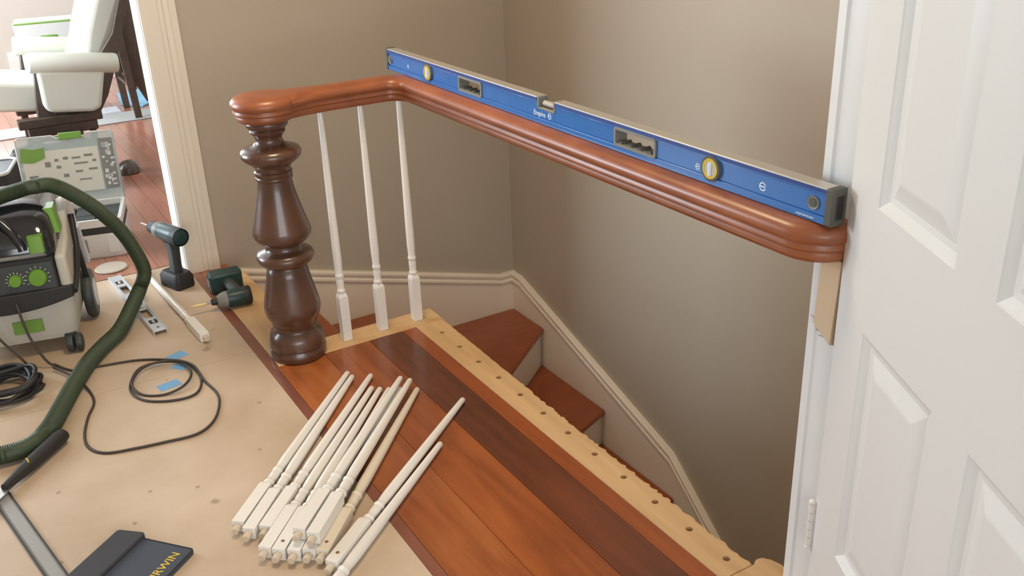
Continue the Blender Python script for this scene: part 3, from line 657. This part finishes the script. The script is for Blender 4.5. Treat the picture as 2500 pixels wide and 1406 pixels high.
# side stand-off in light metal (cart latch)
MB().loft([rrect(.200, .226, .10, .15, .19, .005), rrect(.198, .216, .085, .135, .33, .005)]).build('side_catch', M['alu2'], vc, smooth=30)
inv = (Matrix.Translation((0.072, 3.497, 0.001)) @ Matrix.Rotation(R(-12), 4, 'Z')).inverted()
hp = [(-.03, 3.38, .47), (.04, 3.40, .515), (.134, 3.42, .530), (.190, 3.42, .535), (.246, 3.43, .525), (.323, 3.46, .456), (.386, 3.49, .378), (.439, 3.50, .289), (.474, 3.50, .189), (.482, 3.495, .126), (.452, 3.485, .070), (.399, 3.385, .048), (.332, 3.252, .034), (.258, 3.161, .0285), (.197, 3.065, .0285), (.134, 2.932, .0285), (.081, 2.807, .0285), (.034, 2.703, .0285), (-.016, 2.640, .0285), (-.098, 2.630, .0285), (-.22, 2.67, .0285), (-.40, 2.80, .0285)]
ps = bez(hp, 10)
# resample for even ribs
seg = [(ps[i + 1] - ps[i]).length for i in range(len(ps) - 1)]; tot = sum(seg); n_ = int(tot / 0.0028); out = []; acc = 0; i = 0
for k in range(n_):
    d = tot * k / (n_ - 1)
    while i < len(seg) - 1 and acc + seg[i] < d: acc += seg[i]; i += 1
    out.append(ps[i].lerp(ps[i + 1], min(1, (d - acc) / max(seg[i], 1e-6))))
rads = [0.0245 + (0.0018 if k % 2 == 0 else -0.0006) for k in range(n_)]
MB().tube([inv @ p for p in out], rads, 12).build('hose', M['hose'], vc, smooth=75)
pts = bez([(.045, 3.235, .215), (.050, 3.205, .16), (.060, 3.185, .10), (.085, 3.165, .03), (.105, 3.160, .006)], 6)
MB().tube([inv @ p for p in pts], .0042, 7).build('power_cord', M['cord'], vc)
pts = bez([(-.06, 3.28, .19), (-.03, 3.23, .12), (.01, 3.19, .06), (.04, 3.165, .012)], 6)
MB().tube([inv @ p for p in pts], .0042, 7).build('power_cord', M['cord'], vc)

# ================================================================== CORDS ON THE FLOOR
cp = [(.105, 3.175), (.153, 3.09), (.226, 3.072), (.336, 3.046), (.417, 2.996), (.474, 2.932), (.488, 2.806), (.45, 2.708), (.376, 2.706), (.303, 2.76), (.283, 2.855), (.327, 2.968), (.385, 2.975), (.448, 2.935), (.470, 2.849), (.430, 2.769), (.364, 2.757), (.305, 2.800), (.294, 2.872), (.350, 2.955), (.43, 2.952), (.482, 2.88), (.492, 2.77), (.503, 2.671), (.488, 2.594), (.447, 2.511), (.389, 2.471), (.301, 2.481), (.226, 2.495), (.154, 2.517), (.119, 2.568), (.117, 2.645), (.142, 2.748), (.172, 2.827), (.175, 2.90), (.16, 2.972), (.132, 3.06), (.10, 3.13)]
hz = []
for i, (x_, y_) in enumerate(cp):
    z_ = 0.0045
    if 12 <= i <= 15: z_ = 0.011
    if 18 <= i <= 21: z_ = 0.017
    if i >= 35: z_ = 0.013
    hz.append((x_, y_, z_))
tag(MB().tube(bez(hz, 6), .0040, 8).build('power_cord', M['cord'], smooth=60), 'thin grey cord looped into a coil on the floor paper', 'cord')
random.seed(3); pts = []
for k in range(8 * 16):
    a = 2 * math.pi * k / 16; q = k / (8 * 16)
    rx, ry = 0.105 + 0.022 * math.sin(k * .37) - .02 * abs(q - .5), 0.088 + 0.02 * math.cos(k * .23)
    pts.append((-.045 + rx * math.cos(a) + .012 * math.sin(k * .11), 3.055 + ry * math.sin(a), .009 + .058 * (0.5 - abs(q - 0.5)) * 1.6 + 0.006 * math.sin(k * .9)))
tag(MB().tube(bez(pts, 3), .0065, 8).build('extension_cord', M['black'], smooth=60), 'thick black cord wound in a heap in front of the vacuum', 'cord')

# ================================================================== SILVER LEVEL ON THE FLOOR
sl = thing('spirit_level', 'short silver aluminium spirit level lying flat on the floor paper', 'spirit level', (.455, 3.205, 0.001), math.atan2(.64, -.045))
Ls, hw_ = 0.61, 0.024
b = MB(); b.box(0, Ls, -hw_, -hw_ + .004, 0, .020); b.box(0, Ls, hw_ - .004, hw_, 0, .020)
cut = [(.065, .105), (.125, .215), (.26, .35), (.40, .485), (.51, .55)]; xx = 0
for (a, c) in cut: b.box(xx, a, -hw_ + .004, hw_ - .004, .012, .018); b.box(a, c, -hw_ + .004, -hw_ + .010, .012, .018); b.box(a, c, hw_ - .010, hw_ - .004, .012, .018); xx = c
b.box(xx, Ls, -hw_ + .004, hw_ - .004, .012, .018)
b.build('body', M['alu2'], sl, bevel=0.0008)
for (a, c) in ((.065, .105), (.26, .35), (.51, .55)):
    o = MB().box(a + .002, c - .002, -.0135, .0135, .008, .0165).build('vial_housing', M['black'], sl, bevel=0.002)
    MB().lathe([(.003, a + .008), (.0055, a + .012), (.0055, c - .012), (.003, c - .008)], 12, (0, 0, .0165), 'x').build('vial', M['vial'], o)
MB().prism([(.022, -.006), (.034, 0), (.022, .006)], 'z', .018, .0185).build('arrow_mark', M['black'], sl)

# ================================================================== DRILL standing
dr = thing('cordless_drill', 'dark teal cordless drill standing upright on its battery', 'drill', (.612, 3.615, .001), math.atan2(.95, -.32))
# local +x = nose direction
o = MB().loft([rrect(-.062, .060, -.038, .038, 0, .014), rrect(-.064, .064, -.040, .040, .006, .014), rrect(-.064, .064, -.040, .040, .044, .014), rrect(-.056, .050, -.032, .032, .062, .014)]).build('battery', M['black'], dr, bevel=0.002)
MB().box(.050, .0655, -.020, .020, .016, .034).build('battery_tab', M['rubberlt'], o, bevel=.002)
MB().loft([rrect(-.030, .022, -.018, .018, .055, .012), rrect(-.034, .014, -.017, .017, .10, .012), rrect(-.038, .010, -.018, .018, .15, .012), rrect(-.040, .022, -.022, .022, .185, .014)]).build('handle', M['char'], dr, smooth=50)
MB().lathe([(.020, -.088), (.030, -.084), (.033, -.070), (.034, -.03), (.034, .02), (.031, .045)], 28, (0, 0, .215), 'x').build('motor_housing', M['teal'], dr, smooth=45)
MB().lathe([(.034, -.086), (.0345, -.070), (.0345, -.055)], 28, (0, 0, .215), 'x', cap=False).build('rear_vent', M['black'], dr)
MB().lathe([(.030, .043), (.0315, .048), (.0315, .070), (.028, .074)], 28, (0, 0, .215), 'x').build('clutch_ring', M['rubberlt'], dr)
MB().lathe([(.027, .073), (.0255, .095), (.0225, .118), (.014, .132), (.008, .136)], 24, (0, 0, .215), 'x').build('chuck', M['black'], dr)
MB().lathe([(.0028, .132), (.0028, .195), (.001, .20)], 8, (0, 0, .215), 'x').build('bit', M['steel'], dr)
MB().box(.008, .030, -.008, .008, .150, .180).build('trigger', M['black'], dr, bevel=.004)

# ================================================================== IMPACT DRIVER lying on its side
im = thing('impact_driver', 'dark teal impact driver lying on its side near the wall', 'drill', (.735, 3.275, .001), R(176))
# local +x = nose, local -y = towards the wall after turning (handle side)
Z = .038
MB().lathe([(.020, -.062), (.031, -.058), (.0335, -.045), (.0335, .01), (.031, .022)], 26, (0, 0, Z), 'x').build('motor_housing', M['teal'], im, smooth=45)
MB().lathe([(.031, -.064), (.0345, -.060), (.0345, -.038), (.0338, -.036)], 26, (0, 0, Z), 'x').build('rear_cap', M['black'], im, smooth=45)
MB().lathe([(.031, .020), (.030, .032), (.024, .050), (.017, .058)], 24, (0, 0, Z), 'x').build('nose_cone', M['rubberlt'], im)
MB().lathe([(.013, .056), (.013, .072), (.0095, .080)], 16, (0, 0, Z), 'x').build('collet', M['black'], im)
MB().lathe([(.0045, .078), (.0045, .098)], 6, (0, 0, Z), 'x').build('bit_shank', M['steel'], im)
MB().lathe([(.0055, .098), (.0055, .134), (.002, .150)], 6, (0, 0, Z), 'x').build('bit', M['brass'], im)
b = MB(); rg = []
for (y_, w_, c_, h_) in ((-.02, .052, -.018, .022), (-.07, .046, -.022, .018), (-.12, .046, -.020, .017), (-.155, .056, -.014, .022)):
    rg.append([(c_ + w_ / 2 * math.cos(2 * math.pi * k / 16), y_, Z + h_ * math.sin(2 * math.pi * k / 16)) for k in range(16)])
MB().loft(rg).build('handle', M['char'], im, smooth=60)
o = MB().box(-.070, .052, -.222, -.150, .0, .076).build('battery', M['teal'], im, bevel=.010, segs=3)
MB().box(.051, .0545, -.205, -.165, .022, .052).build('battery_label', M['rubberlt'], o, bevel=.001)

# ================================================================== TOOL POUCH
pu = thing('tool_pouch', 'navy fabric tool pouch with yellow lettering and a charcoal flap', 'pouch', (.114, 2.119, .001), math.atan2(-.166, .139))
# local x = along the top edge, local -y = away from the wall end
MB().prism([(.070, 0), (.212, 0), (.217, -.006), (.217, -.34), (.070, -.34)], 'z', 0, .012).build('pocket', M['navy'], pu, bevel=.004)
MB().prism([(.004, .002), (.066, .010), (.074, .004), (.076, -.34), (-.002, -.34), (-.002, -.004)], 'z', 0, .021).build('flap', M['navyd'], pu, bevel=.006, segs=3)
MB().tube([(.070, -.003, .0115), (.212, -.003, .0115), (.2145, -.006, .0115), (.2145, -.34, .0115)], .0022, 6).build('binding', M['black'], pu)
text('lettering', 'IRWIN', .030, M['gold'], pu, Matrix(((0, -1, 0, .196), (1, 0, 0, -.112), (0, 0, 1, .0124), (0, 0, 0, 1))), .0006)

# ================================================================== HANDLE TOOL AND GUIDE RAIL
hs = thing('hand_saw', 'black handled saw with a yellow mark lying by the hose', 'saw', (.067, 2.661, .001), math.atan2(-.19, -.166))
rg = []
for (x_, w_, h_) in ((0, .010, .010), (.004, .016, .016), (.02, .0185, .0185), (.08, .017, .0175), (.13, .0165, .017), (.19, .013, .015), (.235, .009, .012), (.26, .007, .010)):
    rg.append([(x_, 1.3 * w_ * math.cos(2 * math.pi * k / 16), .022 + 1.12 * h_ * math.sin(2 * math.pi * k / 16)) for k in range(16)])
MB().loft(rg).build('handle', M['black'], hs, smooth=60)
b = MB(); a0 = R(40)
MB().tube([(.150, -.0095, .0385), (.158, .001, .0412), (.166, .0095, .0385)], .0018, 6).build('yellow_mark', M['gold'], hs)
MB().box(.24, .52, -.016, .016, .017, .0182).build('blade', M['steel'], hs)
gr = thing('guide_rail', 'grey aluminium guide rail with dark edges on the floor', 'guide rail', (-.113, 2.445, .001), math.atan2(-.40, .076))
MB().box(-.03, .70, -.019, .019, 0, .006).build('rail_body', M['rubberlt'], gr, bevel=.001)
MB().box(-.03, .70, -.013, .013, .0055, .0075).build('face_strip', mat('rail_grey', (0.30, 0.30, 0.29), 0.5), gr)
for sg in (-1, 1): MB().box(-.03, .70, sg * .019 - .002, sg * .019 + .002, 0, .008).build('edge_strip', M['black'], gr)

# ================================================================== PAINTER TAPE
for i, (x_, y_, a, wx, wy, lb) in enumerate([(.462, 3.005, 25, .062, .048, 'blue painter tape scrap just outside the cord coil'), (.455, 2.925, 40, .05, .05, 'blue painter tape scrap under the cord loops'), (.392, 2.815, 10, .070, .045, 'blue painter tape scrap inside the cord coil')]):
    n_ = 8; jag = [(wx / 2 - .003 * (k % 2), -wy / 2 + wy * k / n_) for k in range(n_ + 1)] + [(-wx / 2 + .003 * (k % 2), wy / 2 - wy * k / n_) for k in range(n_ + 1)]
    o = MB().prism(jag, 'z', 0, .0005).build('tape_scrap', M['tape'], smooth=0); o.location = (x_, y_, .0008); o.rotation_euler = (0, 0, R(a))
    tag(o, lb, 'tape', 'painter tape scraps')

# ================================================================== TOOL CASES IN THE DOORWAY
ts = thing('tool_case', 'white stackable tool case standing behind the vacuum', 'tool case', (.36, 4.27, 0), R(-14))
MB().loft([rrect(-.192, .192, -.142, .142, 0, .014), rrect(-.198, .198, -.148, .148, .012, .014), rrect(-.198, .198, -.148, .148, .105, .014)]).build('case_body', M['sysw'], ts, smooth=30)
MB().box(-.05, .05, -.154, -.147, .03, .09).build('case_latch', M['rubberlt'], ts, bevel=.003)
for x_ in (-.15, .15): MB().box(x_ - .022, x_ + .022, -.152, -.147, .02, .10).build('case_rib', M['sysw'], ts, bevel=.002)
orr = thing('parts_organizer', 'parts organizer with a clear lid swung open standing on the white tool case', 'tool case', (.36, 4.27, .1055), R(-14))
MB().loft([rrect(-.198, .198, -.148, .148, 0, .014), rrect(-.198, .198, -.148, .148, .030, .014)]).build('tray', M['black'], orr, smooth=30)
fr = frame_ring(-.198, .198, -.148, .148, .014, .014, .030, .062); fr.v = [(p[1], p[2], p[0]) for p in fr.v]; fr.build('tray_rim', M['sysw'], orr, smooth=30)
for i in range(4):
    for j in range(2): MB().box(-.178 + .09 * i, -.095 + .09 * i, -.128 + .13 * j, -.004 + .13 * j, .030, .040).build('bin', M['char'], orr)
# the lid, hinged at the rear edge
tilt = Matrix.Translation((0, .150, .060)) @ Matrix.Rotation(R(-8), 4, 'X')
poly = [(-.196, 0), (.196, 0), (.196, .288), (.186, .296), (.095, .296), (.080, .284), (-.030, .284), (-.050, .296), (-.186, .296), (-.196, .288)]
lid = MB().prism(poly, 'y', 0, .010).xform(tilt).build('lid', M['clear'], orr, bevel=.002)
b = MB()
b.tube([(p[0], .003, p[1]) for p in poly], .004, 6, closed=True).xform(tilt); b.build('lid_rim', M['sysw'], lid)
MB().box(-.022, .070, -.006, .012, .276, .304).xform(tilt).build('lid_latch', M['green'], lid, bevel=.003)
MB().box(-.180, .125, -.0012, -.0004, .045, .235).xform(tilt).build('instruction_sheet', M['sheet'], lid)
MB().box(.132, .188, -.0012, -.0004, .045, .265).xform(tilt).build('side_sheet', M['rubberlt'], lid)
MB().prism([(-.188, .195), (-.140, .188), (-.09, .205), (-.085, .250), (-.13, .245), (-.178, .255)], 'y', -.003, -.0014).xform(tilt).build('green_sticker', M['greend'], lid)
random.seed(5); b = MB()
for (x0, z0, w_, h_) in [(-.165, .12, .035, .014), (-.095, .165, .022, .022), (-.055, .185, .016, .012), (-.052, .155, .018, .012), (-.02, .19, .020, .012), (.015, .19, .035, .008), (.065, .195, .035, .010), (.02, .165, .055, .008), (.095, .17, .016, .010), (.02, .13, .03, .009), (.075, .135, .035, .009), (-.03, .115, .022, .014), (-.09, .10, .02, .014), (.03, .095, .05, .006)]:
    b.box(x0, x0 + w_, -.0020, -.0013, z0, z0 + h_)
b.xform(tilt); b.build('printing', M['inkg'], lid, smooth=0)['kind'] = 'stuff'
b = MB()
for k in range(26): x0 = .136 + random.random() * .036; z0 = .05 + random.random() * .19; b.box(x0, x0 + .008 + random.random() * .01, -.0020, -.0013, z0, z0 + .006 + random.random() * .012)
b.xform(tilt); b.build('printing', M['sysw'], lid, smooth=0)['kind'] = 'stuff'
# floor scraps by the case
tag(MB().lathe([(.062, 0), (.064, .002), (.060, .006), (.02, .007)], 24, (.425, 3.96, .0008)).build('sanding_disc', mat('disc_grit', (0.45, 0.40, 0.33), 0.8)), 'round pale sanding disc on the floor before the tool case', 'sanding disc')

# ================================================================== BACK ROOM THINGS
ch = thing('glider_chair', 'cream upholstered glider armchair on a dark wooden base', 'armchair', (.60, 5.80, 0))
cy0 = 5.80; cx0 = .60
def arm(y, nm):
    a = thing_part = MB()
    rg = []
    for (x_, s_) in ((-.225, .90), (-.215, 1.0), (0, 1.02), (.19, 1.0), (.205, .9)):
        rg.append([(x_, y + .075 * s_ * math.cos(q) , .592 + .052 * s_ * math.sin(q)) for q in [2 * math.pi * k / 20 for k in range(20)]])
    MB().loft(rg).build(nm, M['cream'], ch, smooth=60)
    pl = [(-.19, .56), (-.17, .37), (-.14, .345), (.07, .345), (.105, .37), (.135, .56)]
    MB().prism(pl, 'y', y - .055, y + .055).build('side_cushion', M['cream'], ch, bevel=.02, segs=4)
arm(-.33, 'armrest'); arm(.33, 'armrest')
MB().prism([(-.46, .33), (.12, .33), (.12, .46), (-.44, .485), (-.47, .46)], 'y', -.255, .255).build('seat_cushion', M['cream'], ch, bevel=.04, segs=4)
bk = [(.02, .44), (.09, .44), (.19, .70), (.31, 1.02), (.33, 1.10), (.25, 1.14), (.17, 1.10), (.07, .74)]
MB().prism(bk, 'y', -.27, .27).build('back_cushion', M['cream'], ch, bevel=.05, segs=4)
MB().prism([(-.01, .47), (.08, .47), (.15, .70), (.10, .74), (.05, .70)], 'y', -.2, .2).build('lumbar_pillow', M['cream'], ch, bevel=.045, segs=4)
for y in (-.31, .31):
    MB().prism([(.02, .30), (.09, .30), (.15, .42), (.20, .58), (.27, .86), (.32, 1.08), (.28, 1.09), (.19, .74), (.10, .60)], 'y', y - .022, y + .022).build('back_frame', M['choc'], ch, bevel=.006)
    MB().prism([(-.20, .30), (-.10, .30), (-.14, .56), (-.20, .56)], 'y', y - .02, y + .02).build('front_post', M['choc'], ch, bevel=.006)
    MB().box(-.30, .11, y - .03, y + .03, .285, .335).build('base_rail', M['choc'], ch, bevel=.006)
    MB().box(-.26, .08, y - .025, y + .025, .235, .287).build('glide_rail', M['choc'], ch, bevel=.006)
    for x_ in (-.22, .05): MB().box(x_ - .018, x_ + .018, y - .02, y + .02, .05, .24).build('leg', M['choc'], ch, bevel=.004)
    MB().box(-.32, .10, y - .03, y + .03, .0, .05).build('runner', M['choc'], ch, bevel=.008)
MB().box(-.16, .02, -.29, .29, .24, .285).build('cross_rail', M['choc'], ch, bevel=.006)
tl = Matrix.Translation((0, 0, .33)) @ Matrix.Rotation(R(7), 4, 'Y') @ Matrix.Translation((0, 0, -.33))
for o in list(ch.children):
    if o.name.split('.')[0] in ('armrest', 'side_cushion', 'seat_cushion', 'back_cushion', 'lumbar_pillow', 'back_frame', 'front_post'): o.data.transform(tl)
tb = thing('tool_bag', 'black soft tool bag on the floor below the glider chair', 'bag', (.42, 5.22, 0), R(-10))
MB().loft([rrect(-.22, .22, -.13, .13, 0, .04), rrect(-.235, .235, -.14, .14, .05, .05), rrect(-.225, .225, -.125, .125, .18, .05), rrect(-.19, .19, -.08, .08, .235, .05)]).build('bag_body', M['black'], tb, smooth=50)
MB().tube(bez([(-.12, -.06, .20), (-.11, -.09, .27), (0, -.10, .30), (.11, -.09, .27), (.12, -.06, .20)], 6), .012, 8).build('bag_handle', M['black'], tb)
for (x_, z_, mt) in ((-.14, .17, 'sysw'), (-.10, .11, 'rubberlt'), (.05, .14, 'whitecream'), (.12, .13, 'teal')): MB().box(x_ - .009, x_ + .009, -.146, -.132, z_ - .012, z_ + .012).build('buckle', M[mt], tb, bevel=.002)
tt = thing('tool_tote', 'black open tool tote with a pale rim left of the organizer lid', 'bag', (.00, 4.75, 0), R(-14))
MB().loft([rrect(-.2, .2, -.14, .14, 0, .04), rrect(-.21, .21, -.15, .15, .20, .04), rrect(-.20, .20, -.14, .14, .30, .04)]).build('tote_body', M['black'], tt, smooth=40)
MB().tube([Vector(p) for p in rrect(-.20, .20, -.14, .14, .302, .04)], .008, 6, closed=True).build('rim', M['sysw'], tt)
# step ladder behind the chair
ld = thing('step_ladder', 'dark wooden step ladder standing beside the doorway casing', 'ladder', (1.10, 6.62, 0))
for y in (0, .40):
    MB().prism([(-.040, 0), (.002, 0), (-.022, .62), (-.010, .62), (.010, 1.55), (-.075, 1.55), (-.085, .72)], 'y', y, y + .022).build('side_rail', M['choc'], ld, bevel=.003)
    MB().prism([(.055, .10), (.075, .12), (.055, 1.50), (-.02, 1.50), (-.012, .62), (-.028, .30)], 'y', y + .026, y + .046).build('rear_leg', M['choc'], ld, bevel=.003)
for k in range(5):
    z_ = .23 + .27 * k; x_ = -.02 - .02 * z_
    MB().box(x_ - .02, x_ + .05, .022, .40, z_ - .022, z_).build('step', M['choc'], ld, bevel=.003)
# cases, board, mats
for i, z0 in enumerate((0, .205, .41)):
    o = thing('tool_case', ['white tool case at the bottom of the far stack by the window', 'white tool case in the middle of the far stack', 'white tool case with a green top strip on the far stack'][i], 'tool case', (.72, 7.25, z0), R(-8), 'far stacked tool cases')
    MB().loft([rrect(-.2, .2, -.145, .145, .0005, .014), rrect(-.2, .2, -.145, .145, .203, .014)]).build('case_body', M['sysw'], o, smooth=30)
    MB().box(-.05, .05, -.152, -.144, .05, .12).build('case_latch', M['rubberlt'] if i < 2 else M['green'], o, bevel=.003)
    if i == 2: MB().box(-.195, .195, -.147, -.10, .195, .2045).build('lid_strip', M['greend'], o, bevel=.002)
tag(MB().box(.12, .36, -.02, .17, 0, .012).build('foam_board', M['board'], bevel=.002), 'pale grey foam board lying flat beside the glider chair', 'board').location = (.66, 6.92, 0)
o = tag(MB().box(-.9, 1.2, 0, .28, 0, .008).build('floor_rug', M['rug'], bevel=.002), 'grey rug strip across the back room floor', 'rug'); o.location = (.9, 6.60, 0)
o = tag(MB().prism([(0, 0), (.12, -.16), (.42, .2), (.30, .45), (.05, .40)], 'z', 0, .010).build('play_mat', M['bluemat'], bevel=.002), 'light blue mat on the floor under the step ladder', 'mat'); o.location = (1.06, 7.15, 0)
o = tag(MB().lathe([(.055, 0), (.058, .004), (.055, .03), (.042, .055), (.02, .068), (.004, .070)], 28, (.77, 5.36, 0)).build('rubber_dome', M['choc']), 'dark rounded knob on the wood floor behind the organizer lid', 'dome')
